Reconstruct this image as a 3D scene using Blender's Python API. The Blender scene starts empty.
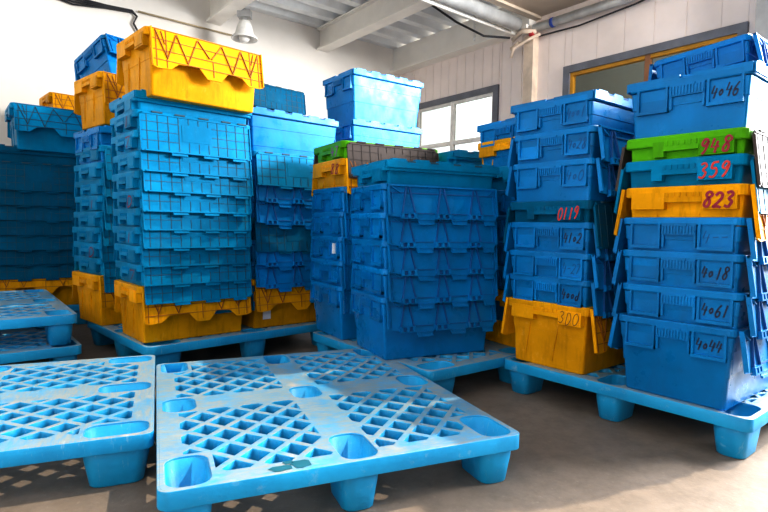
import bpy, bmesh, math, random
from mathutils import Vector, Matrix
random.seed(7)
C = bpy.context.scene.collection
PI = math.pi

# ------------------------------------------------------------------ materials
def nt(name):
    m = bpy.data.materials.new(name); m.use_nodes = True
    t = m.node_tree; b = t.nodes['Principled BSDF']
    return m, t, b
def N(t, kind, **kw):
    n = t.nodes.new(kind)
    for k, v in kw.items():
        if k in n.inputs: n.inputs[k].default_value = v
        else: setattr(n, k, v)
    return n
def mixc(t, fac, a, b, blend='MIX'):
    n = t.nodes.new('ShaderNodeMix'); n.data_type = 'RGBA'; n.blend_type = blend
    for sock, v in ((n.inputs[0], fac), (n.inputs[6], a), (n.inputs[7], b)):
        if isinstance(v, bpy.types.NodeSocket): t.links.new(v, sock)
        elif isinstance(v, (int, float)): sock.default_value = v
        else: sock.default_value = (*v, 1) if len(v) == 3 else v
    return n.outputs[2]
def ramp(t, src, stops):
    r = t.nodes.new('ShaderNodeValToRGB'); el = r.color_ramp.elements
    while len(el) < len(stops): el.new(.5)
    for e, (p, c) in zip(el, stops):
        e.position = p; e.color = (c, c, c, 1) if isinstance(c, (int, float)) else (*c, 1)
    t.links.new(src, r.inputs[0]); return r.outputs[0]
def coords(t, scale=(1, 1, 1)):
    tc = N(t, 'ShaderNodeTexCoord'); mp = N(t, 'ShaderNodeMapping')
    mp.inputs['Scale'].default_value = scale
    oi = N(t, 'ShaderNodeObjectInfo'); ad = N(t, 'ShaderNodeVectorMath', operation='MULTIPLY_ADD')
    t.links.new(tc.outputs['Object'], mp.inputs[0])
    cx = N(t, 'ShaderNodeCombineXYZ'); 
    for i in range(3): t.links.new(oi.outputs['Random'], cx.inputs[i])
    t.links.new(cx.outputs[0], ad.inputs[0]); ad.inputs[1].default_value = (37, 53, 71); t.links.new(mp.outputs[0], ad.inputs[2])
    return ad.outputs[0], oi.outputs['Random']
def noise(t, vec, scale, detail=5, rough=.6):
    n = N(t, 'ShaderNodeTexNoise'); n.inputs['Scale'].default_value = scale
    n.inputs['Detail'].default_value = detail; n.inputs['Roughness'].default_value = rough
    t.links.new(vec, n.inputs['Vector']); return n.outputs['Fac']
def plastic(name, col, dirt=(.05, .045, .04), dirt_amt=.35, scuff=(.5, .6, .66), scuff_amt=.25, rough=.42, spec=.25, tint=.1):
    m, t, b = nt(name)
    v, rnd = coords(t); vs, _ = coords(t, (3, 3, .6))
    dark = tuple(c * .62 for c in col)
    c0 = mixc(t, ramp(t, noise(t, v, 3.5), [(.3, 0), (.7, 1)]), dark, col)
    vary = ramp(t, rnd, [(0, .82), (1, 1.1)])
    c0 = mixc(t, 1.0, c0, vary, 'MULTIPLY')
    d = ramp(t, noise(t, vs, 9, 8, .7), [(.5, 0), (.78, dirt_amt)])
    c1 = mixc(t, d, c0, dirt)
    s = ramp(t, noise(t, v, 28, 6, .7), [(.6, 0), (.74, scuff_amt)])
    c2 = mixc(t, s, c1, scuff)
    t.links.new(c2, b.inputs['Base Color'])
    t.links.new(ramp(t, noise(t, v, 12), [(.3, rough - .08), (.7, rough + .15)]), b.inputs['Roughness'])
    b.inputs['Specular IOR Level'].default_value = spec
    mx = max(col); b.inputs['Specular Tint'].default_value = (*[tint + (1 - tint) * c / mx for c in col], 1)
    bp = N(t, 'ShaderNodeBump'); bp.inputs['Strength'].default_value = .08; bp.inputs['Distance'].default_value = .01
    t.links.new(noise(t, v, 14), bp.inputs['Height']); t.links.new(bp.outputs[0], b.inputs['Normal'])
    return m
def plain(name, col, rough=.6, metal=0, nscale=6, var=.15):
    m, t, b = nt(name); v, _ = coords(t)
    c = mixc(t, ramp(t, noise(t, v, nscale), [(.35, 0), (.65, 1)]), tuple(x * (1 - var) for x in col), tuple(min(1, x * (1 + var)) for x in col))
    t.links.new(c, b.inputs['Base Color']); b.inputs['Roughness'].default_value = rough; b.inputs['Metallic'].default_value = metal
    return m
BLUE = plastic('blue_plastic', (.0, .235, .60), dirt_amt=.18, scuff=(.1, .4, .8), scuff_amt=.06, rough=.30, spec=.6, tint=.3)
TEAL = plastic('teal_plastic', (.0, .265, .52), dirt_amt=.22, scuff=(.2, .55, .75), scuff_amt=.08, spec=.35)
DTEAL_AND_SHADE = plastic('dark_and_shaded_teal_plastic', (.0, .125, .25), dirt_amt=.35, scuff=(.2, .4, .5), scuff_amt=.12)  # own dark teal of some totes; on the far-left stack it paints shade
YEL = plastic('yellow_plastic', (.92, .42, .006), dirt=(.12, .04, .003), dirt_amt=.55, scuff=(.9, .62, .2), scuff_amt=.2)
GRN = plastic('green_plastic', (.11, .46, .012), dirt_amt=.25, scuff=(.4, .6, .2), scuff_amt=.12)
GRY = plastic('grey_brown_plastic', (.085, .07, .066), dirt_amt=.3, scuff=(.25, .24, .24), scuff_amt=.2)
SEAM = {}
for nm, c in (('blue', (.0, .085, .28)), ('teal', (.02, .07, .11)), ('yellow', (.28, .09, .004)), ('grey', (.03, .02, .018)), ('green', (.04, .18, .01))):
    SEAM[nm] = plain(nm + '_seam_grime_and_shade', c, .7)  # dark tone for grime lines, and for painted shade on the blue flaps
MARK_BLACK = plain('black_marker', (.006, .012, .05), .6)
MARK_RED = plain('red_marker', (.27, .006, .03), .6)
MARK_ORANGE = plain('orange_marker', (.55, .035, .025), .6)
MARK_BROWN = plain('brown_marker', (.2, .06, .004), .6)
MARK_PURPLE = plain('purple_marker', (.25, .05, .3), .6)
STICKER = plain('white_sticker_paper', (.75, .72, .75), .7)

def pallet_material():
    m, t, b = nt('worn_pallet_plastic')
    v, rnd = coords(t); vs, _ = coords(t, (1, 5, 1))
    base = mixc(t, ramp(t, noise(t, v, 4), [(.3, 0), (.7, 1)]), (.002, .26, .54), (.006, .40, .76))
    g = N(t, 'ShaderNodeNewGeometry'); sp = N(t, 'ShaderNodeSeparateXYZ'); t.links.new(g.outputs['True Normal'], sp.inputs[0])
    up = ramp(t, sp.outputs[2], [(.55, 0), (.9, 1)])
    worn = ramp(t, noise(t, v, 7, 9, .72), [(.28, .1), (.52, 1)])
    streak = ramp(t, noise(t, vs, 16, 8, .75), [(.33, .3), (.55, 1)])
    mul = N(t, 'ShaderNodeMath', operation='MULTIPLY'); t.links.new(worn, mul.inputs[0]); t.links.new(streak, mul.inputs[1])
    mul2 = N(t, 'ShaderNodeMath', operation='MULTIPLY'); t.links.new(mul.outputs[0], mul2.inputs[0]); t.links.new(up, mul2.inputs[1])
    grey = mixc(t, ramp(t, noise(t, v, 2.2), [(.35, 0), (.65, 1)]), (.21, .30, .35), (.33, .35, .35))
    c = mixc(t, mul2.outputs[0], base, grey)
    tan = ramp(t, noise(t, v, 5.3, 3, .5), [(.66, 0), (.76, .55)])
    mt = N(t, 'ShaderNodeMath', operation='MULTIPLY'); t.links.new(tan, mt.inputs[0]); t.links.new(up, mt.inputs[1])
    c = mixc(t, mt.outputs[0], c, (.62, .46, .30))
    side = ramp(t, noise(t, vs, 20, 7, .7), [(.58, 0), (.72, .35)])
    c = mixc(t, side, c, (.45, .58, .66))
    t.links.new(c, b.inputs['Base Color']); b.inputs['Roughness'].default_value = .5
    bp = N(t, 'ShaderNodeBump'); bp.inputs['Strength'].default_value = .12; bp.inputs['Distance'].default_value = .01
    t.links.new(noise(t, v, 30), bp.inputs['Height']); t.links.new(bp.outputs[0], b.inputs['Normal'])
    return m
PAL = pallet_material()
PAL_DARK = plastic('shaded_pallet_plastic', (.006, .22, .42), dirt_amt=.5, scuff=(.4, .5, .55), scuff_amt=.3)
def floor_material():
    m, t, b = nt('dusty_concrete'); v, _ = coords(t)
    c = mixc(t, ramp(t, noise(t, v, 1.1, 6), [(.3, 0), (.7, 1)]), (.15, .115, .09), (.24, .195, .16))
    c = mixc(t, ramp(t, noise(t, v, 14, 10, .75), [(.42, 0), (.7, .5)]), c, (.10, .078, .06))
    c = mixc(t, ramp(t, noise(t, v, 60, 5, .7), [(.6, 0), (.75, .5)]), c, (.33, .28, .24))
    t.links.new(c, b.inputs['Base Color']); b.inputs['Roughness'].default_value = .62
    bp = N(t, 'ShaderNodeBump'); bp.inputs['Strength'].default_value = .15; bp.inputs['Distance'].default_value = .01
    t.links.new(noise(t, v, 40, 8), bp.inputs['Height']); t.links.new(bp.outputs[0], b.inputs['Normal'])
    return m
FLOOR = floor_material()
PLASTER = plain('white_plaster', (.80, .765, .72), .85, nscale=1.2, var=.05)
PANEL = plain('pinkish_white_wall_panel', (.84, .75, .71), .55, nscale=1.5, var=.06)
DECK = plain('galvanised_roof_deck', (.80, .83, .85), .5, .05, 2, .12)
BEAM = plain('white_painted_steel', (.86, .83, .78), .55, nscale=2, var=.06)
SOFFIT = plain('beige_soffit_board', (.45, .38, .31), .8, nscale=2, var=.1)
FRAME = plain('grey_window_frame', (.16, .17, .20), .5)
YFRAME = plain('ochre_window_sash', (.55, .27, .02), .5)
BROWN = plain('brown_mullion', (.24, .11, .05), .5)
PIPE = plain('galvanised_pipe', (.55, .57, .58), .35, .4)
PIPEW = plain('white_pipe_paint', (.78, .77, .74), .4)
CREAM = plain('cream_pipe_paint', (.66, .55, .45), .5)
REDP = plain('red_pipe_clamp', (.55, .03, .04), .5)
BLK = plain('black_cable', (.02, .02, .025), .6)
STEELG = plain('grey_column_paint', (.33, .33, .33), .5)
OUT = plain('neighbouring_wall_render', (.16, .17, .155), .9, nscale=.8, var=.12)
def glass():
    m, t, b = nt('window_glass')
    b.inputs['Base Color'].default_value = (.85, .9, .88, 1); b.inputs['Roughness'].default_value = .05
    b.inputs['Transmission Weight'].default_value = 1; b.inputs['IOR'].default_value = 1.05
    nz, _ = coords(t); t.links.new(ramp(t, noise(t, nz, 3), [(.3, .03), (.7, .12)]), b.inputs['Roughness'])
    return m
GLASS = glass()

# ------------------------------------------------------------------ mesh helpers
class MB:
    def __init__(s): s.v = []; s.f = []; s.mi = []; s.sm = []
    def add(s, verts, faces, mi=0, smooth=False):
        o = len(s.v); s.v += [tuple(p) for p in verts]
        for f in faces: s.f.append(tuple(i + o for i in f)); s.mi.append(mi); s.sm.append(smooth)
    def box(s, x0, x1, y0, y1, z0, z1, mi=0, xf=None):
        vs = [(x, y, z) for z in (z0, z1) for y in (y0, y1) for x in (x0, x1)]
        if xf: vs = [xf(*p) for p in vs]
        s.add(vs, [(0, 2, 3, 1), (4, 5, 7, 6), (0, 1, 5, 4), (2, 6, 7, 3), (0, 4, 6, 2), (1, 3, 7, 5)], mi)
    def loft(s, rings, closed=False, cap0=True, cap1=True, mi=0, smooth=False):
        n = len(rings[0]); vs = [p for r in rings for p in r]; fs = []
        R = len(rings); 
        for i in range(R if closed else R - 1):
            j = (i + 1) % R
            for k in range(n):
                l = (k + 1) % n; fs.append((i * n + k, i * n + l, j * n + l, j * n + k))
        if not closed:
            if cap0: fs.append(tuple(reversed(range(n))))
            if cap1: fs.append(tuple((R - 1) * n + k for k in range(n)))
        s.add(vs, fs, mi, smooth)
    def prism(s, poly, d0, d1, xf, mi=0):
        n = len(poly); vs = [xf(d0, *p) for p in poly] + [xf(d1, *p) for p in poly]
        s.add(vs, [tuple(range(n - 1, -1, -1)), tuple(range(n, 2 * n))] + [(k, (k + 1) % n, n + (k + 1) % n, n + k) for k in range(n)], mi)
    def tube(s, pts, r, sides=8, mi=0):
        pts = [Vector(p) for p in pts]; rings = []
        for i, p in enumerate(pts):
            d = (pts[min(i + 1, len(pts) - 1)] - pts[max(i - 1, 0)]).normalized()
            a = d.orthogonal().normalized() if not rings else (ref - d * ref.dot(d)).normalized()
            ref = a; b_ = d.cross(a)
            rings.append([p + (a * math.cos(q) + b_ * math.sin(q)) * r for q in [2 * PI * k / sides for k in range(sides)]])
        s.loft(rings, mi=mi, smooth=True)
    def mesh(s, name, mats):
        me = bpy.data.meshes.new(name); me.from_pydata(s.v, [], s.f)
        for m in (mats if isinstance(mats, (list, tuple)) else [mats]): me.materials.append(m)
        for p, mi, sm in zip(me.polygons, s.mi, s.sm): p.material_index = mi; p.use_smooth = sm
        bm = bmesh.new(); bm.from_mesh(me); bmesh.ops.recalc_face_normals(bm, faces=bm.faces); bm.to_mesh(me); bm.free()
        return me
def obj(name, me, parent=None, loc=None):
    o = bpy.data.objects.new(name, me); C.objects.link(o)
    if parent: o.parent = parent
    if loc: o.location = loc
    return o
def tag(o, label=None, cat=None, group=None, kind=None):
    for k, v in (('label', label), ('category', cat), ('group', group), ('kind', kind)):
        if v: o[k] = v
    return o
def empty(name, loc=(0, 0, 0), rz=0):
    o = bpy.data.objects.new(name, None); C.objects.link(o); o.location = loc; o.rotation_euler = (0, 0, rz)
    o.empty_display_size = .1
    return o
def copy_tree(o, parent=None):
    c = o.copy(); C.objects.link(c); c.parent = parent
    for ch in list(o.children):
        copy_tree(ch, c)
    return c
def rr(w, l, r, z, n=4):
    pts = []
    for cx, cy, a0 in ((w / 2 - r, l / 2 - r, 0), (-w / 2 + r, l / 2 - r, PI / 2), (-w / 2 + r, -l / 2 + r, PI), (w / 2 - r, -l / 2 + r, 1.5 * PI)):
        for k in range(n + 1):
            a = a0 + PI / 2 * k / n; pts.append((cx + r * math.cos(a), cy + r * math.sin(a), z))
    return pts

# ------------------------------------------------------------------ totes
RW, RL = .405, .605            # outer rim
def body_mesh(H, mat, style):
    b = MB(); t0w, t0l, t1w, t1l = (.345, .54, .378, .580) if style == 'smooth' else (.345, .53, .376, .556)
    def at(z, off=0): 
        q = z / H; return rr(t0w + (t1w - t0w) * q + off * 2, t0l + (t1l - t0l) * q + off * 2, .011, z, 3)
    if style == 'smooth':
        prof = [(0, -.004), (.004, 0), (.40 * H, 0), (.402 * H, .003), (.72 * H, .003), (.722 * H, .006), (H - .03, .006)]
    else:
        prof = [(0, -.004), (.004, 0), (.55 * H, 0), (.552 * H, .002), (H - .03, .002)]
    rings = [at(z, o) for z, o in prof] + [at(H - .03, -.002), at(.006, -.004)]
    b.loft(rings)
    if style == 'ribbed':      # low moulded ribs on the long and short walls
        for s in (-1, 1):
            for x in (-.07, .07):
                p0, p1 = (x * .75, s * (t0l / 2)), (x, s * (t0l / 2 + .018))
                b.add([(x - .05, s * .262, .03), (x - .043, s * .262, .03), (x - .012, s * .270, .19), (x - .019, s * .270, .19),
                       (x - .05, s * .269, .03), (x - .043, s * .269, .03), (x - .012, s * .279, .19), (x - .019, s * .279, .19)],
                      [(0, 1, 2, 3), (4, 5, 6, 7), (0, 1, 5, 4), (1, 2, 6, 5), (2, 3, 7, 6), (3, 0, 4, 7)])
    return b.mesh('tote_body', mat)
def rim_mesh(H, mat, band):
    b = MB(); iw, il = .368, .546
    rings = [rr(iw + .010, il + .010, .022, H - band), rr(RW - .004, RL - .004, .026, H - band), rr(RW, RL, .028, H - band + .004), rr(RW, RL, .028, H - .004),
             rr(RW - .006, RL - .006, .026, H), rr(iw, il, .02, H)]
    b.loft(rings, closed=True)
    return b.mesh('tote_rim', mat)
# end parts sit on the -y end; the +y copy is turned by pi
def pocket_T1(x0, x1, H, mat):
    b = MB(); y0, y1 = -.302, -.276; z1 = H - .020; z0 = H - .112; w = .008
    yb = -.292
    b.box(x0, x0 + w, y0, y1, z0, z1); b.box(x1 - w, x1, y0, y1, z0, z1)
    b.box(x0, x1, y0 - .002, y1 + .002, z0, z0 + .011)
    b.box(x0 + w, x1 - w, yb, y1, z0 + .011, z1)
    return b.mesh('pocket', mat)
def grip_T1(x0, x1, H, mat):
    b = MB(); z1 = H - .020
    b.box(x0, x1, -.303, -.278, H - .062, z1)
    n = 11
    for k in range(n):
        x = x0 + (x1 - x0) * (k + .5) / n
        b.box(x - .0025, x + .0025, -.3065, -.302, H - .058, H - .030)
    b.box(x0 + .03, x1 - .03, -.306, -.30, H - .030, H - .022)
    b.box(x0, x0 + .008, -.300, -.276, H - .105, H - .062); b.box(x1 - .008, x1, -.300, -.276, H - .105, H - .062)
    return b.mesh('grip', mat)
def block_T2(x0, x1, H, mat, low=.082, plate=True):
    b = MB(); b.box(x0, x1, -.304, -.264, H - low, H - .022)
    if plate:
        b.box(x0 + .008, x1 - .008, -.3065, -.303, H - low + .008, H - .026)
    return b.mesh('block', mat)
def grip_T2(x0, x1, H, mat):
    b = MB(); b.box(x0, x1, -.303, -.280, H - .056, H - .022)
    for k in range(6):
        x = x0 + (x1 - x0) * (k + .5) / 6
        b.box(x - .003, x + .003, -.306, -.302, H - .036, H - .022)
    b.box(x0, x1, -.307, -.280, H - .056, H - .040)
    return b.mesh('grip', mat)
def flap_xf(side, H, tilt):
    ct, st = math.cos(tilt), math.sin(tilt)
    def xf(out, s, d): return (side * (RW / 2 + .003 + out * ct + d * st), s, H - .004 - d * ct + out * st)
    return xf
def strip(b, p, q, w, o0, o1, xf, mi):
    (s0, d0), (s1, d1) = p, q; L = math.hypot(s1 - s0, d1 - d0); nx, ny = -(d1 - d0) / L * w / 2, (s1 - s0) / L * w / 2
    b.prism([(s0 + nx, d0 + ny), (s1 + nx, d1 + ny), (s1 - nx, d1 - ny), (s0 - nx, d0 - ny)], o0, o1, xf, mi)
def flap_T1(side, H, mats, tilt):
    b = MB(); xf = flap_xf(side, H, tilt)
    feet = [(-.228, -.150), (-.052, .026), (.124, .202)]; tong = [(-.146, -.056), (.030, .120), (.206, .272)]
    dp, dt = .150, .176
    prof = [(-.285, 0), (.285, 0), (.285, dp - .02)]
    for (a, c) in reversed(tong): prof += [(c, dp), (c - .008, dt), (a + .008, dt), (a, dp)]
    prof += [(-.285, dp - .012)]
    b.prism(prof, 0, .004, xf)
    strip(b, (-.285, .036), (.285, .036), .003, .004, .0075, xf, 1)
    strip(b, (-.285, .004), (.285, .004), .008, .004, .012, xf, 0)
    for s in (-.2825, .2825): strip(b, (s, 0), (s, dp - .016), .005, .004, .015, xf, 0)
    for s in (-.265, .265): strip(b, (s, .036), (s, dp - .02), .003, .004, .010, xf, 0)
    for (a, c) in feet:
        m = (a + c) / 2
        strip(b, (m - .008, .012), (a + .006, dp - .02), .0045, .004, .013, xf, 1); strip(b, (m + .008, .012), (c - .006, dp - .02), .0045, .004, .013, xf, 1)  # shadow side of the slanted ribs painted in dark
        strip(b, (a, dp - .022), (c, dp - .022), .004, .004, .016, xf, 0); strip(b, (a, dp), (c, dp), .004, .0, .016, xf, 0)
        for s in (a + .008, m, c - .008): strip(b, (s, dp - .022), (s, dp), .012, .004, .016, xf, 0)
    for (a, c) in feet: strip(b, (a + .004, dp - .011), (c - .004, dp - .011), .019, .004, .006, xf, 1)  # dark inset paints the shade inside the foot holes
    for (a, c) in tong:
        strip(b, (a + .002, dp - .024), (c - .002, dp - .024), .003, .004, .008, xf, 1)
        strip(b, (a + .006, dt - .004), (c - .006, dt - .004), .008, .004, .009, xf, 0)
        strip(b, (a + .004, dp + .004), (c - .004, dp + .004), .003, .004, .008, xf, 0)
    strip(b, (-.265, .012), (-.225, .036), .004, .004, .012, xf, 0); strip(b, (.265, .012), (.235, .036), .004, .004, .012, xf, 0)
    return b.mesh('flap', mats)
def flap_T2(side, H, mats, tilt):
    b = MB(); xf = flap_xf(side, H, tilt); D = .192; r = .02
    tong = [(-.14, -.062), (.02, .098), (.176, .252)]
    prof = [(-.282 + r, .004), (.282 - r, .004), (.282, .004 + r), (.282, D - .006), (.276, D)]
    for (a, c) in reversed(tong): prof += [(c, D), (c - .005, D + .014), (a + .005, D + .014), (a, D)]
    prof += [(-.276, D), (-.282, D - .006), (-.282, .004 + r)]
    b.prism(prof, 0, .0045, xf)
    for s in (-.2805, .2805): strip(b, (s, r), (s, D - .006), .005, .0045, .010, xf, 0)
    strip(b, (-.268, .012), (.268, .012), .005, .0045, .008, xf, 0)
    for k in range(11):
        s = -.25 + k * .05
        if -.08 < s < .07:
            strip(b, (s, .014), (s, .045), .0025, .0045, .0062, xf, 1); strip(b, (s, .135), (s, D), .0025, .0045, .0062, xf, 1)
        else: strip(b, (s, .014), (s, D), .0025, .0045, .0062, xf, 1)
    for d in (.05, .095, .14):
        strip(b, (-.276, d), (-.10, d), .0025, .0045, .0058, xf, 1); strip(b, (.07, d), (.276, d), .0025, .0045, .0058, xf, 1)
    b.prism([(-.085, .05), (.06, .05), (.06, .13), (-.085, .13)], .0045, .006, xf, 0)
    strip(b, (-.282 + r, D - .004), (.282 - r, D - .004), .007, .0045, .009, xf, 0)
    for (a, c) in tong: strip(b, (a, D + .009), (c, D + .009), .008, .0045, .010, xf, 0)
    for s in (-.2, -.09, .03, .15, .24): strip(b, (s - .025, .002), (s + .025, .002), .007, .002, .009, xf, 1)
    return b.mesh('flap', mats)
def flap_T3(side, H, mats, tilt):
    b = MB(); xf = flap_xf(side, H, tilt); D = .150
    lobes = [(-.285, -.175), (-.055, .075), (.165, .285)]; dt = .185
    prof = [(-.285, 0), (.285, 0), (.285, dt - .008)]
    prof += [(.262, dt), (.20, dt), (.165, D), (.090, D - .006), (.048, dt + .008), (-.022, dt + .008), (-.062, D - .006), (-.16, D), (-.20, dt - .004), (-.262, dt), (-.285, dt - .008)]
    b.prism(prof, 0, .0045, xf)
    for d in (.004, .05, .10, .145): strip(b, (-.28, d), (.28, d), .003, .0045, .0072, xf, 1)
    for s in (-.262, -.215, .215, .262, .012): strip(b, (s, .10 if s == .012 else .004), (s, .178), .003, .0045, .0072, xf, 1)
    for s in (-.2825, .2825): strip(b, (s, 0), (s, dt - .01), .005, .0045, .013, xf, 0)
    z = [(-.262, .012), (-.212, .135), (-.165, .012), (-.115, .14), (-.062, .012), (-.005, .09)]
    for a, c in zip(z[:-1], z[1:]):
        strip(b, a, c, .0035, .0045, .010, xf, 1); strip(b, (-a[0], a[1]), (-c[0], c[1]), .0035, .0045, .010, xf, 1)
    strip(b, (-.237, .012), (-.222, .07), .003, .0045, .009, xf, 1); strip(b, (.237, .012), (.222, .07), .003, .0045, .009, xf, 1)
    return b.mesh('flap', mats)
def lid_closed(side, H, mats, seed):
    b = MB(); z0, z1 = H + .001, H + .010; zz = []
    ys = [-.29 + .58 * k / 12 for k in range(13)]
    poly = [(side * (RW / 2 + .003), -.297), (side * (RW / 2 + .003), .297)]
    teeth = []
    for k in range(12):
        q = .022 if k % 2 == (0 if side > 0 else 1) else -.022
        teeth += [(side * (-q if side > 0 else -q) * 1.0, ys[k] + .0015), (side * (-q if side > 0 else -q), ys[k + 1] - .0015)]
    poly += list(reversed(teeth))
    b.prism(poly, z0, z1, lambda d, x, y: (x, y, d))
    for s in (-.235, -.1175, 0, .1175, .235):          # low knuckles along the hinge
        b.box(side * (RW / 2 - .028), side * (RW / 2 + .003), s - .034, s + .034, z1 - .002, z1 + .008)
    b.box(side * (RW / 2 - .0), side * (RW / 2 + .006), -.297, .297, H - .022, z1)
    for y in (-.302, .294):
        b.box(min(side * .02, side * .2), max(side * .02, side * .2), y, y + .008, H - .02, z1)
    for s in (-.176, -.06, .06, .176):
        b.box(side * (RW / 2 - .002), side * (RW / 2 + .0068), s - .02, s + .02, z1 - .007, z1 - .001, 1)
    return b.mesh('lid', mats)

STROKES = {
 'O': [[(.5, 1), (.15, .8), (.05, .45), (.25, .05), (.6, 0), (.9, .3), (.9, .7), (.5, 1)]],
 '0': [[(.5, 1), (.15, .8), (.05, .45), (.25, .05), (.6, 0), (.9, .3), (.9, .7), (.5, 1)]],
 '1': [[(.5, 1), (.45, 0)]], '2': [[(.05, .8), (.35, 1), (.75, .9), (.8, .65), (.4, .3), (.05, .05), (.5, .1), (.95, .0)]],
 '3': [[(.1, .9), (.5, 1), (.8, .8), (.45, .55), (.85, .35), (.6, .02), (.1, .1)]],
 '4': [[(.2, 1), (.05, .42), (.95, .46)], [(.72, .78), (.62, 0)]],
 '5': [[(.85, 1), (.25, .95), (.2, .6), (.65, .6), (.85, .3), (.55, .02), (.1, .08)]],
 '6': [[(.7, 1), (.25, .6), (.1, .25), (.4, 0), (.8, .15), (.7, .45), (.2, .4)]],
 '7': [[(.05, .95), (.9, 1), (.4, 0)]], 
 '8': [[(.8, .9), (.45, 1), (.2, .8), (.75, .35), (.6, .02), (.2, .1), (.25, .4), (.85, .75), (.8, .9)]],
 '9': [[(.85, .9), (.4, 1), (.15, .7), (.5, .55), (.85, .85), (.7, .3), (.4, 0)]],
 'o': [[(.5, .6), (.2, .4), (.45, .15), (.75, .35), (.5, .6)]], '-': [[(.1, .45), (.9, .5)]], 'd': [[(.5, .5), (.1, .3), (.4, 0), (.75, .3), (.8, 1), (.75, .0)]],
 'l': [[(.6, 1), (.4, 0)]], 'D': [[(.2, 1), (.15, 0), (.6, .05), (.9, .5), (.6, .95), (.2, 1)]],
}
def writing(text, mat, x0, x1, z0, z1, y, wd, parent, seed=0):
    rnd = random.Random(seed + len(text)); b = MB(); n = len(text); cw = (x1 - x0) / n
    for i, ch in enumerate(text):
        for st in STROKES[ch]:
            j = (rnd.uniform(-.06, .06), rnd.uniform(-.06, .06)); pts = []
            for (a, c) in st: pts.append(Vector((x0 + cw * (i + .1 + .8 * (a + j[0])) + .01 * (c - .5), z0 + (z1 - z0) * (c * .92 + .04 + j[1]))))
            sm = []
            for k in range(len(pts) - 1):
                p0, p1, p2, p3 = pts[max(k - 1, 0)], pts[k], pts[k + 1], pts[min(k + 2, len(pts) - 1)]
                for q in range(4 if len(pts) > 3 else 1):
                    u = q / 4
                    sm.append(.5 * ((2 * p1) + (p2 - p0) * u + (2 * p0 - 5 * p1 + 4 * p2 - p3) * u * u + (3 * p1 - p0 - 3 * p2 + p3) * u ** 3))
            sm.append(pts[-1])
            L, R = [], []
            for k, p in enumerate(sm):
                d = (sm[min(k + 1, len(sm) - 1)] - sm[max(k - 1, 0)]).normalized(); nn = Vector((-d.y, d.x)) * wd / 2
                L.append(p + nn); R.append(p - nn)
            m = len(sm); vs = [(p.x, y, p.y) for p in L + R]
            b.add(vs, [(k, k + 1, m + k + 1, m + k) for k in range(m - 1)])
    return obj('number_writing', b.mesh('number', mat), parent)

COL = {'blue': (BLUE, 'blue'), 'teal': (TEAL, 'teal'), 'dteal': (DTEAL_AND_SHADE, 'teal'), 'yellow': (YEL, 'yellow'), 'green': (GRN, 'green')}
LABX = {'T1': (.068, .177), 'T2': (.060, .166), 'T3': (.072, .178)}
CACHE = {}
def make_tote(kind, color, lids, H):
    """kind T1 smooth box with pockets, T2 banded crate, T3 ribbed crate; lids 'open' | 'closed' | 'none'"""
    mat, sm = COL[color]; lm = GRY if color == 'green' else mat; ls = SEAM['grey' if color == 'green' else sm]
    root = empty('tote')
    obj('body', body_mesh(H, mat, 'smooth' if kind == 'T1' else 'ribbed' if kind == 'T3' else 'plain'), root)
    obj('rim', rim_mesh(H, mat, .026 if kind == 'T1' else .036), root)
    ends = []
    if kind == 'T1':
        ends = [('label_pocket', pocket_T1(-.166, -.058, H, mat)), ('handle', grip_T1(-.052, .062, H, mat)), ('label_pocket', pocket_T1(*LABX['T1'], H, mat))]
    elif kind == 'T2':
        ends = [('drop_block', block_T2(-.094, -.056, H, mat, .076, False)), ('handle', grip_T2(-.056, .060, H, mat)), ('label_plate', block_T2(*LABX['T2'], H, mat, .080))]
    else:
        ends = [('drop_block', block_T2(-.170, -.052, H, mat, .080, False)), ('handle', grip_T2(-.052, .072, H, mat)), ('label_plate', block_T2(*LABX['T3'], H, mat, .082))]
    for nm, me in ends:
        obj(nm, me, root); o = obj(nm, me, root); o.rotation_euler = (0, 0, PI)
    for s in (-1, 1):
        if lids == 'open':
            fn = {'T1': flap_T1, 'T2': flap_T2, 'T3': flap_T3}[kind]
            me = fn(s, H, [lm, ls], math.radians({'T1': 9.0, 'T2': 8.0, 'T3': 8.5}[kind]))
        elif lids == 'closed': me = lid_closed(s, H, [lm, ls], 0)
        else: continue
        f = obj('lid', me, root)
        if color == 'green': f['label'] = 'dark grey brown lid flap'
    return root
def tote(kind, color, lids, H, x, y, zrim, rz, label, group, text=None, tilt=None):
    key = (kind, color, lids, H)
    if key not in CACHE:
        CACHE[key] = make_tote(*key); r = CACHE[key]
    else:
        r = copy_tree(CACHE[key])
        for ch in list(r.children):
            for g in list(ch.children): bpy.data.objects.remove(g)
    r.location = (x, y, zrim - H); r.rotation_euler = (0, 0, rz)
    if tilt:
        R = Matrix.Rotation(rz, 4, 'Z') @ Matrix.Rotation(tilt[0], 4, 'X') @ Matrix.Rotation(tilt[1], 4, 'Y'); r.rotation_euler = R.to_euler()
    tag(r, label, 'storage tote', group)
    return r
def mark(r, H, kind, text, mat, wd=.006, seed=0, zlo=None, zhi=None):
    lab = [c for c in r.children if c.name.startswith('label_')][0]
    x0, x1 = LABX[kind]
    if kind == 'T1': z0, z1, y, a, b_ = H - .088, H - .042, -.2935, x0 + .012, x1 - .012
    else: z0, z1, y, a, b_ = H - .078, H - .024, -.3080, x0 + .004, x1 - .004
    return writing(text, mat, a, b_, zlo or z0, zhi or z1, y, wd, lab, seed)

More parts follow.
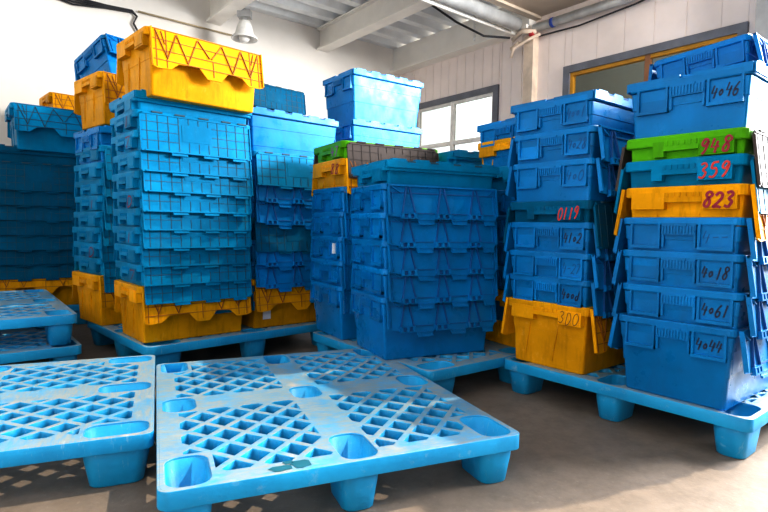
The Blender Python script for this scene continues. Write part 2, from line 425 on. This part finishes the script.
ORD = ['topmost', 'second down', 'third down', 'fourth down', 'fifth down', 'sixth down', 'seventh down', 'eighth down', 'ninth down', 'tenth down', 'eleventh down', 'twelfth down']
CN = {'blue': 'blue', 'teal': 'teal', 'dteal': 'dark teal', 'yellow': 'yellow', 'green': 'green'}
def stack(pos, rows, where, group, drift=(0, 0), jit=.006):
    """rows from the top: (kind, colour, lids, rim z, [extra words, text, material, width, H, dx, dy, drz])"""
    out = []; x, y, t = pos; n = len(rows)
    for i, row in enumerate(rows):
        kind, color, lids, z = row[:4]; ex = row[4] if len(row) > 4 else {}
        H = ex.get('H', .285)
        q = 1 - i / max(1, n - 1)
        dx = drift[0] * q + random.uniform(-jit, jit) + ex.get('dx', 0); dy = drift[1] * q + random.uniform(-jit, jit) + ex.get('dy', 0)
        dr = random.uniform(-.008, .008) + ex.get('dr', 0)
        state = {'open': 'with hanging flaps', 'closed': 'with closed lid', 'none': 'without lid'}[lids]
        words = ex.get('words', state)
        pos_w = ORD[i] if i < n - 1 or n == 1 else 'lowest'
        lab = f"{CN[color]} tote {words}, {pos_w} in {where}"
        lab = ex.get('label', lab)
        r = tote(kind, color, lids, H, x + dx, y + dy, z, t + dr, lab, group, tilt=ex.get('tilt'))
        out.append(r); r['row'] = i; del r['row']
        MARKS.append((r, H, kind, ex))
    return out
MARKS = []

Z0 = .152
# right-hand front stack, end faces to the camera
K_ = MARK_BLACK; R_ = MARK_RED
stack((1.264, 2.090, -.883), [
    ('T1', 'blue', 'closed', 1.290, dict(H=.325, words='marked 4046 with closed lid', text='4o46', mat=K_, wd=.005)),
    ('T2', 'green', 'open', 1.096, dict(words='marked 948 in red', text='948', mat=R_, wd=.008)),
    ('T2', 'teal', 'open', 1.012, dict(words='marked 359 in red', text='359', mat=MARK_ORANGE, wd=.007)),
    ('T3', 'yellow', 'open', .915, dict(words='marked 823 in red', text='823', mat=R_, wd=.009)),
    ('T1', 'blue', 'open', .806, dict(words='with faint unreadable marker strokes', text='4--', mat=SEAM['blue'], wd=.003)),
    ('T1', 'blue', 'open', .685, dict(words='marked 4018', text='4o18', mat=K_, wd=.005)),
    ('T1', 'blue', 'open', .559, dict(words='marked 4061', text='4o61', mat=K_, wd=.005)),
    ('T1', 'blue', 'open', Z0 + .285, dict(words='marked 4044', text='4o44', mat=K_, wd=.005)),
], 'the right front stack', 'totes in the right front stack')
# its neighbour with the 0119 tote
stack((.930, 2.510, -.900), [
    ('T1', 'blue', 'closed', 1.298, dict(words='with closed lid', text='4oo1', mat=SEAM['blue'], wd=.004)),
    ('T1', 'blue', 'open', 1.173, dict(text='4o28', mat=SEAM['blue'], wd=.004)),
    ('T1', 'blue', 'open', 1.045, dict(text='4o0', mat=SEAM['blue'], wd=.004)),
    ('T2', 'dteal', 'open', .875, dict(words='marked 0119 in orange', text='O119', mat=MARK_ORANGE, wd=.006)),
    ('T1', 'blue', 'open', .786, dict(words='marked 4102', text='41o2', mat=K_, wd=.005)),
    ('T1', 'blue', 'open', .660, dict(text='4-27', mat=SEAM['blue'], wd=.003)),
    ('T1', 'blue', 'open', .550, dict(words='marked 400d', text='4ood', mat=K_, wd=.005)),
    ('T3', 'yellow', 'open', Z0 + .287, dict(H=.287, words='marked 300 in faded ink', text='3DO', mat=MARK_BROWN, wd=.003)),
], 'the stack beside right front', 'totes in the stack with the 0119 tote')
# central stack
stack((.185, 2.669, -1.144), [('T2', 'teal', 'closed', 1.036, dict(H=.285))] +
      [('T1', 'blue', 'open', z, {}) for z in (.943, .816, .692, .567)] + [('T1', 'blue', 'open', Z0 + .288, dict(H=.288))],
      'the central stack', 'totes in the central stack')
# stack left of it with the green one on top
stack((-.063, 3.102, -1.051), [
    ('T2', 'green', 'open', 1.192, dict(words='with grey lid flaps', text='47', mat=MARK_PURPLE, wd=.008)),
    ('T3', 'yellow', 'open', 1.100, dict(text='88', mat=R_, wd=.007)),
    ('T1', 'blue', 'open', .956, {}), ('T1', 'blue', 'open', .826, {}), ('T1', 'blue', 'open', .697, dict(sticker=True, words='with small white sticker')),
    ('T1', 'blue', 'open', .569, {}), ('T1', 'blue', 'open', Z0 + .287, dict(H=.287))],
      'the stack just left of centre', 'totes in the stack topped by a green tote')
# stacks behind the central one on the same pallet
tc = -1.05; bx, by = -math.sin(tc), math.cos(tc)
stack((.825, 2.965, tc), [
    ('T1', 'blue', 'closed', 1.300, dict(dx=.03)), ('T3', 'yellow', 'none', 1.215, dict(dx=.03, words='without lid')), ('T2', 'teal', 'none', 1.070, {}),
    ('T1', 'blue', 'open', .95, {}), ('T1', 'blue', 'open', .82, {}), ('T1', 'blue', 'open', .69, {}), ('T1', 'blue', 'open', .56, {}),
    ('T3', 'yellow', 'open', Z0 + .287, dict(H=.287))], 'the stack between central and right', 'totes in the stack behind the central one')
stack((.535, 3.375, tc), [('T2', 'teal', 'closed', 1.175, {}), ('T1', 'blue', 'closed', .88, {}), ('T1', 'blue', 'closed', .585, dict(H=.285)), ('T3', 'yellow', 'none', Z0 + .14, dict(H=.14))],
      'the stack behind the central one', 'totes in the far stack behind the central one')
# big left stack with teal crates
A = (-1.105, 2.965, -.835)
rowsA = [('T3', 'yellow', 'open', 1.642, dict(H=.300, words='with ribbed lid flaps', dx=.06, dy=-.05, dr=.04)), ('T2', 'teal', 'closed', 1.358, {})]
zA = [1.285, 1.190, 1.095, 1.000, .910, .822, .732, .640, .548]
redA = {0: '1', 1: '7', 4: 'D', 6: '1', 8: '7'}
rowsA += [('T2', 'teal', 'open', z, dict(text=redA.get(i), mat=R_, wd=.006)) for i, z in enumerate(zA)]
rowsA += [('T3', 'yellow', 'open', Z0 + .290, dict(H=.290))]
stack(A, rowsA, 'the tall teal stack', 'totes in the tall teal stack', drift=(.03, -.075))
# stack left of it
rowsB = [('T3', 'yellow', 'open', 1.592, dict(dx=-.03, dy=.03)), ('T1', 'blue', 'closed', 1.272, {})]
zB = [1.18, 1.085, .99, .90, .81, .72, .632, .545]
rowsB += [('T2', 'teal', 'open', z, dict(text={3: '1', 6: 'D'}.get(i), mat=R_, wd=.006)) for i, z in enumerate(zB)]
rowsB += [('T3', 'yellow', 'open', Z0 + .295, dict(H=.295))]
stack((-1.573, 3.402, -.735), rowsB, 'the stack left of tall teal', 'totes in the stack left of the tall teal stack', drift=(.05, -.03))
# stack right of the tall teal one
stack((-.655, 3.385, -.86), [
    ('T1', 'blue', 'closed', 1.393, dict(H=.325)), ('T2', 'teal', 'open', 1.167, {}), ('T1', 'blue', 'open', 1.03, {}), ('T1', 'blue', 'open', .905, {}),
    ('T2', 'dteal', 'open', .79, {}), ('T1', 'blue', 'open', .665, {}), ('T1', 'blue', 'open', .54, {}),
    ('T3', 'yellow', 'open', Z0 + .290, dict(H=.290, sticker_long=True, words='with white sticker on its side'))],
      'the stack right of tall teal', 'totes in the stack right of the tall teal stack')
# far left stack, its shade painted in as a darker teal
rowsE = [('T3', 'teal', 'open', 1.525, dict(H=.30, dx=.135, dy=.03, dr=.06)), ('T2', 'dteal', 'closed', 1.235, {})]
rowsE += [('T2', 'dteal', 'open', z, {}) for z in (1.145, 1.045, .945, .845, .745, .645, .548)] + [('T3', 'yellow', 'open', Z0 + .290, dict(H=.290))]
stack((-2.485, 3.90, -.95), rowsE, 'the shade-coloured far left stack', 'totes in the dark far left stack')
# things behind those
stack((-1.79, 3.945, -.78), [('T1', 'blue', 'open', 1.93, dict(tilt=(0, -.31), dx=.01, dy=-.05, dr=.18, words='tilted and open')), ('T1', 'blue', 'closed', 1.575, dict(H=.325)), ('T1', 'blue', 'closed', 1.22, {}), ('T1', 'blue', 'closed', .90, {}), ('T1', 'blue', 'closed', .60, {}), ('T1', 'blue', 'closed', .30, dict(H=.30))],
      'the row behind left', 'totes in the hidden stack at left')
stack((-2.77, 4.98, -.80), [('T3', 'yellow', 'open', 1.84, dict(H=.30)), ('T1', 'blue', 'closed', 1.528, dict(H=.325)), ('T1', 'blue', 'closed', 1.195, {}), ('T1', 'blue', 'closed', .90, {}), ('T1', 'blue', 'closed', .60, {}), ('T1', 'blue', 'closed', .30, dict(H=.30))],
      'the far left back row', 'totes in the back row at far left')
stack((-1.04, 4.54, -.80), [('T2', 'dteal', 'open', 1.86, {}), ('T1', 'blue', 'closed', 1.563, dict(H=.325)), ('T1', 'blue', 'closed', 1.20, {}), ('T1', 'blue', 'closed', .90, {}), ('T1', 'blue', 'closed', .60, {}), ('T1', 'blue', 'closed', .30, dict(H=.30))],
      'the back row by the wall', 'totes in the back row by the white wall')
stack((-.095, 3.947, -.949), [('T1', 'blue', 'closed', 1.776, dict(H=.325, words='with two side seams')), ('T1', 'blue', 'closed', 1.447, dict(H=.325, words='with closed lid')), ('T1', 'blue', 'closed', 1.10, {}), ('T1', 'blue', 'closed', .80, {}), ('T1', 'blue', 'closed', .50, dict(H=.30)), ('T3', 'yellow', 'none', .19, dict(H=.19))],
      'the tall stack before white wall', 'totes in the tall bright back stack')
stack((1.640, 2.655, -.88), [('T1', 'blue', 'open', 1.580, dict(tilt=(0, -.09), words='tilted with red marks', text='213', mat=R_, wd=.008, zlo=.05, zhi=.12)), ('T1', 'blue', 'closed', 1.268, {}), ('T1', 'blue', 'closed', .965, {}), ('T1', 'blue', 'closed', .66, {}), ('T1', 'blue', 'closed', Z0 + .20, dict(H=.20))],
      'the stack behind right front', 'totes in the stack behind the right front stack')
for i, (r, H, kind, ex) in enumerate(MARKS):
    if ex.get('text'): mark(r, H, kind, ex['text'], ex['mat'], ex['wd'], i, ex.get('zlo'), ex.get('zhi'))
    if ex.get('sticker'):
        b = MB(); b.box(.118, .138, -.3035, -.2925, H - .09, H - .035); p = [c for c in r.children if c.name.startswith('label_')][0]
        tag(obj('sticker', b.mesh('sticker', STICKER), p), 'small white sticker')
    if ex.get('sticker_long'):
        b = MB(); b.box(.1775, .1795, -.215, -.165, .05, .10); tag(obj('sticker', b.mesh('sticker', STICKER), r), 'white paper sticker')

# ------------------------------------------------------------------ pallets
def clip(poly, a, b, c):
    out = []                           # keep a*x+b*y<=c
    for i, p in enumerate(poly):
        q = poly[(i + 1) % len(poly)]; dp = a * p[0] + b * p[1] - c; dq = a * q[0] + b * q[1] - c
        if dp <= 0: out.append(p)
        if dp * dq < 0:
            k = dp / (dp - dq); out.append((p[0] + (q[0] - p[0]) * k, p[1] + (q[1] - p[1]) * k))
    return out
def area(p): return abs(sum(p[i][0] * p[(i + 1) % len(p)][1] - p[(i + 1) % len(p)][0] * p[i][1] for i in range(len(p)))) / 2 if len(p) > 2 else 0
POCKX = (-.43, .0, .43); POCKY = (-.500, .012, .515); PW, PD = .104, (.172, .136, .158)
def pallet_meshes(mat):
    W, D = .5, .6; holes = []
    pk = [(px, py, PW, d) for px in POCKX for py, d in zip(POCKY, PD)]
    for px, py, w, d in pk: holes.append([(p[0] + px, p[1] + py) for p in rr(w, d, .038, 0, 5)])
    px_, py_ = .105, .112; bar = .0135
    for (x0, x1) in ((-.435, -.062), (.062, .435)):
        for (y0, y1) in ((-.535, -.060), (.085, .545)):
            nx = round((x1 - x0) / px_ * 2); ny = round((y1 - y0) / py_ * 2)
            for i in range(-1, nx + 2):
                for j in range(-1, ny + 2):
                    if (i + j) % 2: continue
                    cx, cy = x0 + .018 + i * px_ / 2, y0 + .012 + j * py_ / 2
                    hx, hy = px_ / 2 - bar, py_ / 2 - bar
                    c = [(cx - hx, cy), (cx, cy - hy), (cx + hx, cy), (cx, cy + hy)]
                    for cl in ((-1, 0, -x0), (1, 0, x1), (0, -1, -y0), (0, 1, y1)): c = clip(c, *cl) if c else c
                    for px, py, w, d in pk:
                        if not c: break
                        m = .014; rx0, rx1, ry0, ry1 = px - w / 2 - m, px + w / 2 + m, py - d / 2 - m, py + d / 2 + m
                        if max(p[0] for p in c) < rx0 or min(p[0] for p in c) > rx1 or max(p[1] for p in c) < ry0 or min(p[1] for p in c) > ry1: continue
                        opts = [clip(c, *cl) for cl in ((1, 0, rx0), (-1, 0, -rx1), (0, 1, ry0), (0, -1, -ry1))]
                        c = max(opts, key=area)
                    if area(c) > .0007: holes.append(c)
    def curve(polys, z0, z1, bev):
        cu = bpy.data.curves.new('outline', 'CURVE'); cu.dimensions = '2D'; cu.fill_mode = 'BOTH'; cu.extrude = (z1 - z0) / 2 - bev; cu.bevel_depth = bev; cu.bevel_resolution = 1; cu.offset = -bev
        for p in polys:
            sp = cu.splines.new('POLY'); sp.points.add(len(p) - 1); sp.use_cyclic_u = True
            for q, (x, y) in zip(sp.points, p): q.co = (x, y, 0, 1)
        o = bpy.data.objects.new('outline', cu); C.objects.link(o); dg = bpy.context.evaluated_depsgraph_get(); dg.update()
        me = bpy.data.meshes.new_from_object(o.evaluated_get(dg)); bpy.data.objects.remove(o); bpy.data.curves.remove(cu)
        return me, (z0 + z1) / 2
    outer = [p[:2] for p in rr(1.0, 1.2, .028, 0, 4)]; inner = [p[:2] for p in rr(.972, 1.172, .02, 0, 4)]
    plate = [p[:2] for p in rr(.990, 1.190, .024, 0, 4)]
    bm = bmesh.new()
    for polys, z0, z1, bev in (([plate] + holes, Z0 - .040, Z0, .0022), ([outer, inner], Z0 - .046, Z0 - .0005, .002)):
        me, zc = curve(polys, z0, z1, bev); t = bmesh.new(); t.from_mesh(me)
        bmesh.ops.translate(t, verts=t.verts, vec=(0, 0, zc)); t.to_mesh(me); t.free(); bm.from_mesh(me)
    deck = bpy.data.meshes.new('pallet_deck'); bm.to_mesh(deck); bm.free(); deck.materials.clear(); deck.materials.append(mat)
    for p in deck.polygons: p.material_index = 0
    legs = []
    for d in PD:
        b = MB(); o = .003
        ring = lambda s, off, z: [(p[0], p[1], z) for p in rr(PW * s + off * 2, d * s + off * 2, .036 * s, 0, 5)]
        b.loft([ring(1, o, Z0 - .006), ring(.97, o, Z0 - .07), ring(.80, o, .004), ring(.78, 0, 0), ][::-1] + [ring(.995, -.0005, Z0 - .006), ring(.77, -.002, .006)], smooth=True)
        legs.append(b.mesh('pallet_leg', mat))
    return deck, legs
PM = pallet_meshes(PAL); PMD = None
def pallet(x, y, rz, label, z=0, mats=None):
    global PM
    r = empty('plastic_pallet', (x, y, z), rz); tag(r, label, 'pallet', 'blue plastic pallets')
    obj('deck', PM[0], r)
    for px in POCKX:
        for py, me in zip(POCKY, PM[1]): obj('leg', me, r, (px, py, 0))
    return r
p1 = pallet(-.273, 1.923, .400, 'worn empty blue pallet in the front middle with lattice deck')
blob = MB()
for cx, cy, rx, ry in ((-.213, -.574, .030, .016), (-.160, -.566, .026, .024), (-.190, -.547, .014, .010)):
    n = 11; vs = [(cx + rx * math.cos(2 * PI * k / n) * (.85 + .3 * ((k * 7) % 3) / 2), cy + ry * math.sin(2 * PI * k / n) * (.85 + .3 * ((k * 5) % 3) / 2), Z0 + .0012) for k in range(n)]
    blob.add(vs, [tuple(range(n))])
tag(obj('paint_stain', blob.mesh('stain', plain('teal_paint_stain', (.01, .13, .19), .6)), p1), 'dark teal paint stains')
pallet(-1.398 - .004, 1.753 + .002, .397 + PI / 2, 'worn empty blue pallet at front left beside the middle one')
pallet(1.339, 2.477, -.880, 'blue pallet under the right front stack and its neighbour')
pallet(.375, 2.985, -.922, 'blue pallet under the central stack')
pallet(-1.048, 3.349, -.807, 'blue pallet under the tall teal stack')
pallet(-2.251, 2.766, .674, 'upper blue pallet of the pair at left', .152)
pallet(-2.232, 2.752, .690, 'lower blue pallet of the pair at left')
pallet(-2.47, 4.30, -.95, 'blue pallet under the dark far left stack')

# ------------------------------------------------------------------ room
nv = Vector((.7848, .6198, 0)); ev = Vector((-.6198, .7848, 0)); K0 = nv * 5.2 + ev * 6.3; UP = Vector((0, 0, 1))
CE = 3.34
def rw(u, z, o=0): return K0 - ev * u - nv * o + UP * z          # right wall: u from the far corner, o into the room
def bw(u, z, o=0): return K0 - nv * u - ev * o + UP * z          # back wall
def struct(name, b, m, label=None, cat=None):
    o = obj(name, b.mesh(name, m)); o['kind'] = 'structure'
    if label: o['label'] = label
    if cat: o['category'] = cat
    return o
b = MB(); b.box(-8, 8, -6, 9.5, -.1, 0); struct('floor', b, FLOOR, 'dusty grey brown concrete floor', 'floor')
def wbox(b, fn, u0, u1, z0, z1, o0, o1, mi=0): b.box(u0, u1, z0, z1, o0, o1, mi, xf=lambda u, z, o: fn(u, z, o))
b = MB(); wbox(b, bw, -.2, 6.3, 0, CE + .25, -.2, 0); struct('wall_back', b, PLASTER, 'white plastered back wall', 'wall')
b = MB(); wbox(b, bw, 6.3, 6.5, 0, CE + .25, -.2, 8.5); struct('added_wall_left', b, PLASTER, 'unseen white plastered left wall added to block light', 'wall')  # out of view, added to keep light off the left side
# right wall of vertical panels with window openings
WIN = [(.35, 1.915, 1.05, 2.49), (2.815, 4.555, 1.05, 2.50)]
b = MB(); u = 0.0
cuts = [0, .35, 1.915, 2.30, 2.815, 4.555, 5.25]
for ci in range(len(cuts) - 1):
    ua, ub = cuts[ci], cuts[ci + 1]; wz = [w for w in WIN if abs(w[0] - ua) < 1e-6]
    step = .15 if ua < 2.3 else .29
    us = [ua]; k = math.floor(ua / step) + 1
    while k * step < ub - .01: us.append(k * step); k += 1
    us.append(ub)
    for a, c in zip(us[:-1], us[1:]):
        for (z0, z1) in ([(0, wz[0][2]), (wz[0][3], CE)] if wz else [(0, CE)]):
            wbox(b, rw, a, c, z0, z1, -.16, -.006); wbox(b, rw, a + .006, c - .006, z0, z1, -.006, 0)
struct('wall_right', b, PANEL, 'pinkish white wall of vertical metal panels', 'wall')
def window(name, u0, u1, z0, z1, mulls, trans, fm, sm_, mm, label):
    r = empty(name, rw((u0 + u1) / 2, z0)); r['kind'] = 'structure'; r['label'] = label
    inv = Matrix.Translation(-r.location)
    f = lambda u_, z_, o_: tuple(rw(u_, z_, o_) - r.location)
    b = MB(); w = .075
    for (a, c, d, e_) in ((u0, u1, z1 - w, z1), (u0, u1, z0, z0 + w), (u0, u0 + w, z0 + w, z1 - w), (u1 - w, u1, z0 + w, z1 - w)): wbox(b, f, a, c, d, e_, -.06, .025)
    obj('window_frame', b.mesh('frame', fm), r)
    b = MB(); s = .035; a0, a1, c0, c1 = u0 + w, u1 - w, z0 + w, z1 - w
    for (a, c, d, e_) in ((a0, a1, c1 - s, c1), (a0, a1, c0, c0 + s), (a0, a0 + s, c0 + s, c1 - s), (a1 - s, a1, c0 + s, c1 - s)): wbox(b, f, a, c, d, e_, -.05, 0)
    obj('sash', b.mesh('sash', sm_), r)
    for m in mulls:
        b = MB(); wbox(b, f, m - .025, m + .025, c0, c1, -.045, .008); obj('mullion', b.mesh('mullion', mm), r)
    for t_ in trans:
        b = MB(); wbox(b, f, a0, a1, t_ - .025, t_ + .025, -.044, .006); obj('transom', b.mesh('transom', mm), r)
    b = MB(); wbox(b, f, a0, a1, c0, c1, -.034, -.028); obj('pane', b.mesh('pane', GLASS), r)
window('window_1', *WIN[0], [1.13], [1.87], FRAME, PIPEW, PIPEW, 'bright overexposed window beyond the central stack')
window('window_2', *WIN[1], [3.72], [], FRAME, YFRAME, BROWN, 'dim window with ochre sash and grey frame at right')
# dim building seen through the second window
b = MB(); wbox(b, rw, 1.3, 5.2, 0, 3.4, -1.5, -1.3); struct('trim_1', b, OUT, 'dim neighbouring wall outside the right window', 'wall')
# ceiling: ribbed metal deck along the back wall direction
b = MB(); n0 = -.3; o = 0.0; per = .30
prof = []
while o < 2.5:
    prof += [(o, CE), (o + .11, CE), (o + .15, CE + .075), (o + .26, CE + .075)]; o += per
prof = [(a, z) for a, z in prof]
poly = prof + [(prof[-1][0], CE + .10), (0, CE + .10)]
b.prism(poly, 0.0, 6.5, lambda d, o_, z_: tuple(bw(d, z_, o_)))
wbox(b, bw, 3.0, 6.5, CE, CE + .1, 2.5, 8.5)  # unseen slab added to darken the left, leaving a strip open for sun
struct('ceiling', b, DECK, 'ribbed galvanised metal roof deck with added unseen shading slab', 'ceiling')
def ibeam(name, n, zb, zt, e0, e1, w, label):
    b = MB(); f = lambda x, e_, z: tuple(nv * x + ev * e_ + UP * z)
    b.box(n - w / 2, n + w / 2, e0, e1, zb, zb + .025, xf=f); b.box(n - w / 2, n + w / 2, e0, e1, zt - .02, zt, xf=f); b.box(n - .03, n + .03, e0, e1, zb + .02, zt - .01, xf=f)
    return struct(name, b, BEAM, label, 'beam')
ibeam('ceiling_beam', 3.86, 3.06, CE, 4.05, 6.3, .17, 'white steel beam running out from the back wall')
ibeam('ceiling_beam', 2.38, 3.06, CE, 4.05, 6.3, .17, 'white steel beam above the yellow tote')
b = MB(); wbox(b, rw, 0, 2.42, 3.03, CE, 0, .12); wbox(b, rw, 0, 2.42, 2.99, 3.03, 0, .17)
struct('ceiling_beam', b, BEAM, 'deep white beam along the top of the right wall', 'beam')
# soffit right of the junction
b = MB(); wbox(b, rw, 2.50, 4.3, 3.13, 3.2, 0, 1.6); struct('trim_2', b, SOFFIT, 'beige soffit above the pipes', 'soffit')
b = MB(); wbox(b, rw, 2.42, 2.50, 3.10, 3.36, 0, 3.4); struct('trim_3', b, SOFFIT, 'beige cross beam at the soffit edge', 'beam')
# pipes and column
g = 'pipes and cables by the ceiling'
b = MB(); b.tube([rw(2.36, 3.02, .25), rw(2.36, 3.06, 3.6)], .070, 14)
tag(obj('cross_pipe', b.mesh('cross_pipe', PIPE)), 'thick galvanised pipe crossing under the ceiling to the wall', 'pipe')
b = MB(); b.tube([rw(2.26, 2.96, .16), rw(2.26, 3.00, 3.6)], .022, 10)
tag(obj('light_tube', b.mesh('light_tube', PIPEW)), 'thin white tube running beside the thick ceiling pipe', 'tube')
r = empty('wall_pipe', rw(3.4, 2.99, .10)); tag(r, 'grey pipe running along the wall top above the right window', 'pipe')
def sub(name, b, m, root, label=None):
    for i, v in enumerate(b.v): b.v[i] = tuple(Vector(v) - root.location)
    o = obj(name, b.mesh(name, m), root)
    if label: o['label'] = label
b = MB(); b.tube([rw(2.48, 2.98, .10), rw(5.2, 2.98, .10)], .048, 14); sub('pipe_run', b, PIPE, r)
b = MB(); b.tube([rw(2.70, 2.98, .10), rw(2.735, 2.98, .10)], .052, 14); sub('pipe_band', b, plain('blue_tape', (.02, .06, .3), .5), r, 'blue band')
r = empty('pipe_junction', rw(2.36, 2.9, .10)); tag(r, 'cluster of cream pipe elbows with red clamp at the wall corner', 'pipe fitting')
b = MB(); b.tube([rw(2.56, 2.90, .10), rw(2.42, 2.86, .14), rw(2.26, 2.80, .18), rw(2.22, 2.70, .17)], .018, 10); sub('elbow', b, CREAM, r)
b = MB(); b.tube([rw(2.20, 2.92, .12), rw(2.36, 2.97, .16), rw(2.52, 2.93,   .12)], .028, 10); sub('tee', b, CREAM, r)
b = MB(); b.tube([rw(2.20, 2.81, .14), rw(2.32, 2.84, .16)], .026, 12); sub('end_cap', b, CREAM, r)
b = MB(); b.tube([rw(2.44, 2.93, .11), rw(2.50, 2.93, .11)], .042, 12); sub('clamp', b, REDP, r, 'red clamp')
b = MB(); wbox(b, rw, 2.345, 2.47, 0, 2.92, 0, .10)
struct('column', b, CREAM, 'cream painted post against the wall between the windows', 'column')
b = MB(); wbox(b, rw, 4.64, 4.78, 0, 3.3, .0, .12); struct('column', b, STEELG, 'grey post right of the right window', 'column')
b = MB()
for k in range(6): b.tube([rw(1.72 + .02 * (k % 2), 3.00 + .05 * k, .26), rw(1.74 - .02 * (k % 2), 3.05 + .05 * k, .26)], .016, 6)
tag(obj('hanging_bracket', b.mesh('bracket', PIPEW)), 'white hanging bracket between ceiling pipe and wall beam', 'bracket')
b = MB(); b.tube([rw(2.22, 2.92, .2), rw(2.05, 2.93, .45), rw(1.95, 3.03, .8), rw(1.9, 3.16, 1.2), rw(2.0, 3.24, 1.7)], .012, 6)
tag(obj('black_cable', b.mesh('cable', BLK)), 'black cable looping from the ceiling to the pipe junction', 'cable')
b = MB(); b.tube([rw(2.5, 2.90, .05), rw(3.0, 2.88, .05), rw(3.6, 2.92, .05), rw(4.1, 2.99, .05), rw(4.7, 3.12, .05)], .009, 6)
tag(obj('black_cable', b.mesh('cable', BLK)), 'thin black cable sagging along the wall above the right window', 'cable')
# cables on the back wall, drawn as one bundle of four
b = MB()
for k in range(4):
    q = .016 * k
    b.tube([bw(4.5, 2.95 + q, .03), bw(4.25, 2.925 + q * 1.6 - .02, .03), bw(3.95, 2.945 + q * .6, .03), bw(3.70, 2.965 + q * .4, .03), bw(3.655, 2.93, .03 + q * .3), bw(3.69, 2.85, .03 + q * .3), bw(3.60, 2.70, .03 + q * .3), bw(3.58, 2.2, .03 + q * .3)], .009, 6)
tag(obj('cable_bundle', b.mesh('cables', BLK)), 'bundle of black cables sagging along the white back wall', 'cable')
b = MB(); b.tube([bw(3.64, 2.99, .03), bw(2.60, 2.975, .03)], .010, 8)
tag(obj('wall_conduit', b.mesh('conduit', plain('tan_conduit', (.42, .34, .22), .5))), 'thin tan conduit along the back wall toward the lamp', 'conduit')
# pendant lamp
r = empty('pendant_lamp', (-1.57, 6.05, 2.77)); tag(r, 'white bell shaped pendant lamp hanging before the back wall', 'lamp')
b = MB(); circ = lambda R, z: [(R * math.cos(2 * PI * k / 24), R * math.sin(2 * PI * k / 24), z) for k in range(24)]
b.loft([circ(.035, .20), circ(.06, .19), circ(.085, .13), (circ(.10, .06)), circ(.14, .02), circ(.145, .0), circ(.135, .0), circ(.09, .06), circ(.03, .185)], smooth=True)
obj('lamp_shade', b.mesh('shade', PIPEW), r)
b = MB(); b.loft([circ(.02, .0 + .05), circ(.055, .0 + .01), circ(.06, -.02), circ(.035, -.055), circ(.0001, -.06)], smooth=True)
me = b.mesh('bulb', PIPEW); obj('bulb', me, r, (0, 0, .03))
b = MB(); b.box(-.07, .07, -.05, .05, .23, .31); b.box(-.02, .02, -.02, .02, .19, .23); obj('ballast_box', b.mesh('ballast', STEELG), r)
b = MB(); b.tube([(0, 0, .31), (0, 0, CE - 2.78)], .006, 6); obj('cord', b.mesh('cord', PIPE), r)

# ------------------------------------------------------------------ light
w = bpy.data.worlds.new('sky'); bpy.context.scene.world = w; w.use_nodes = True
bg = w.node_tree.nodes['Background']; t = w.node_tree
tc_ = t.nodes.new('ShaderNodeTexCoord'); sp = t.nodes.new('ShaderNodeSeparateXYZ'); t.links.new(tc_.outputs['Generated'], sp.inputs[0])
cr = ramp(t, sp.outputs[2], [(.0, (.50, .47, .44)), (.55, (.74, .86, 1.0))])
dt = N(t, 'ShaderNodeVectorMath', operation='DOT_PRODUCT'); t.links.new(tc_.outputs['Generated'], dt.inputs[0]); dt.inputs[1].default_value = Vector((.80, .58, .12)).normalized()
gl = ramp(t, dt.outputs['Value'], [(.52, 0), (.72, 1)])
cr = mixc(t, gl, cr, (6, 6, 6))
t.links.new(cr, bg.inputs[0]); bg.inputs[1].default_value = .29
def lamp(name, kind, loc, target, energy, color, **kw):
    l = bpy.data.lights.new(name, kind); l.energy = energy; l.color = color
    for k, v in kw.items(): setattr(l, k, v)
    o = bpy.data.objects.new(name, l); C.objects.link(o); o.location = loc
    o.rotation_euler = (Vector(target) - Vector(loc)).to_track_quat('-Z', 'Y').to_euler(); return o
lamp('sun', 'SUN', (.92 * 6, .39 * 6, 1.23 * 6), (0, 0, 0), 4.3, (1, .86, .66), angle=math.radians(1.0))
lamp('door_light', 'AREA', (4.60, 2.85, 1.95), (1.5, .5, 1.75), 640, (.95, .98, 1), shape='RECTANGLE', size=3.2, size_y=1.8)
lamp('back_wall_fill', 'AREA', (4.4, 2.4, 2.9), (-1.2, 6.0, 2.3), 430, (1, .98, .95), shape='RECTANGLE', size=1.4, size_y=1.0)  # added fill lamp to brighten the back wall, no window stands here

# ------------------------------------------------------------------ camera
cd = bpy.data.cameras.new('camera'); cd.sensor_width = 36; cd.lens = 540 / 768 * 36; cd.clip_start = .05
cam = bpy.data.objects.new('camera', cd); C.objects.link(cam)
M = Matrix.Rotation(PI / 2 - .057, 4, 'X') @ Matrix.Rotation(.017, 4, 'Z'); M.translation = (0, 0, .761); cam.matrix_world = M
sc = bpy.context.scene; sc.camera = cam
sc.view_settings.view_transform = 'Standard'; sc.view_settings.look = 'None'; sc.view_settings.exposure = 0.12; sc.view_settings.gamma = .80
sc.cycles.max_bounces = 8
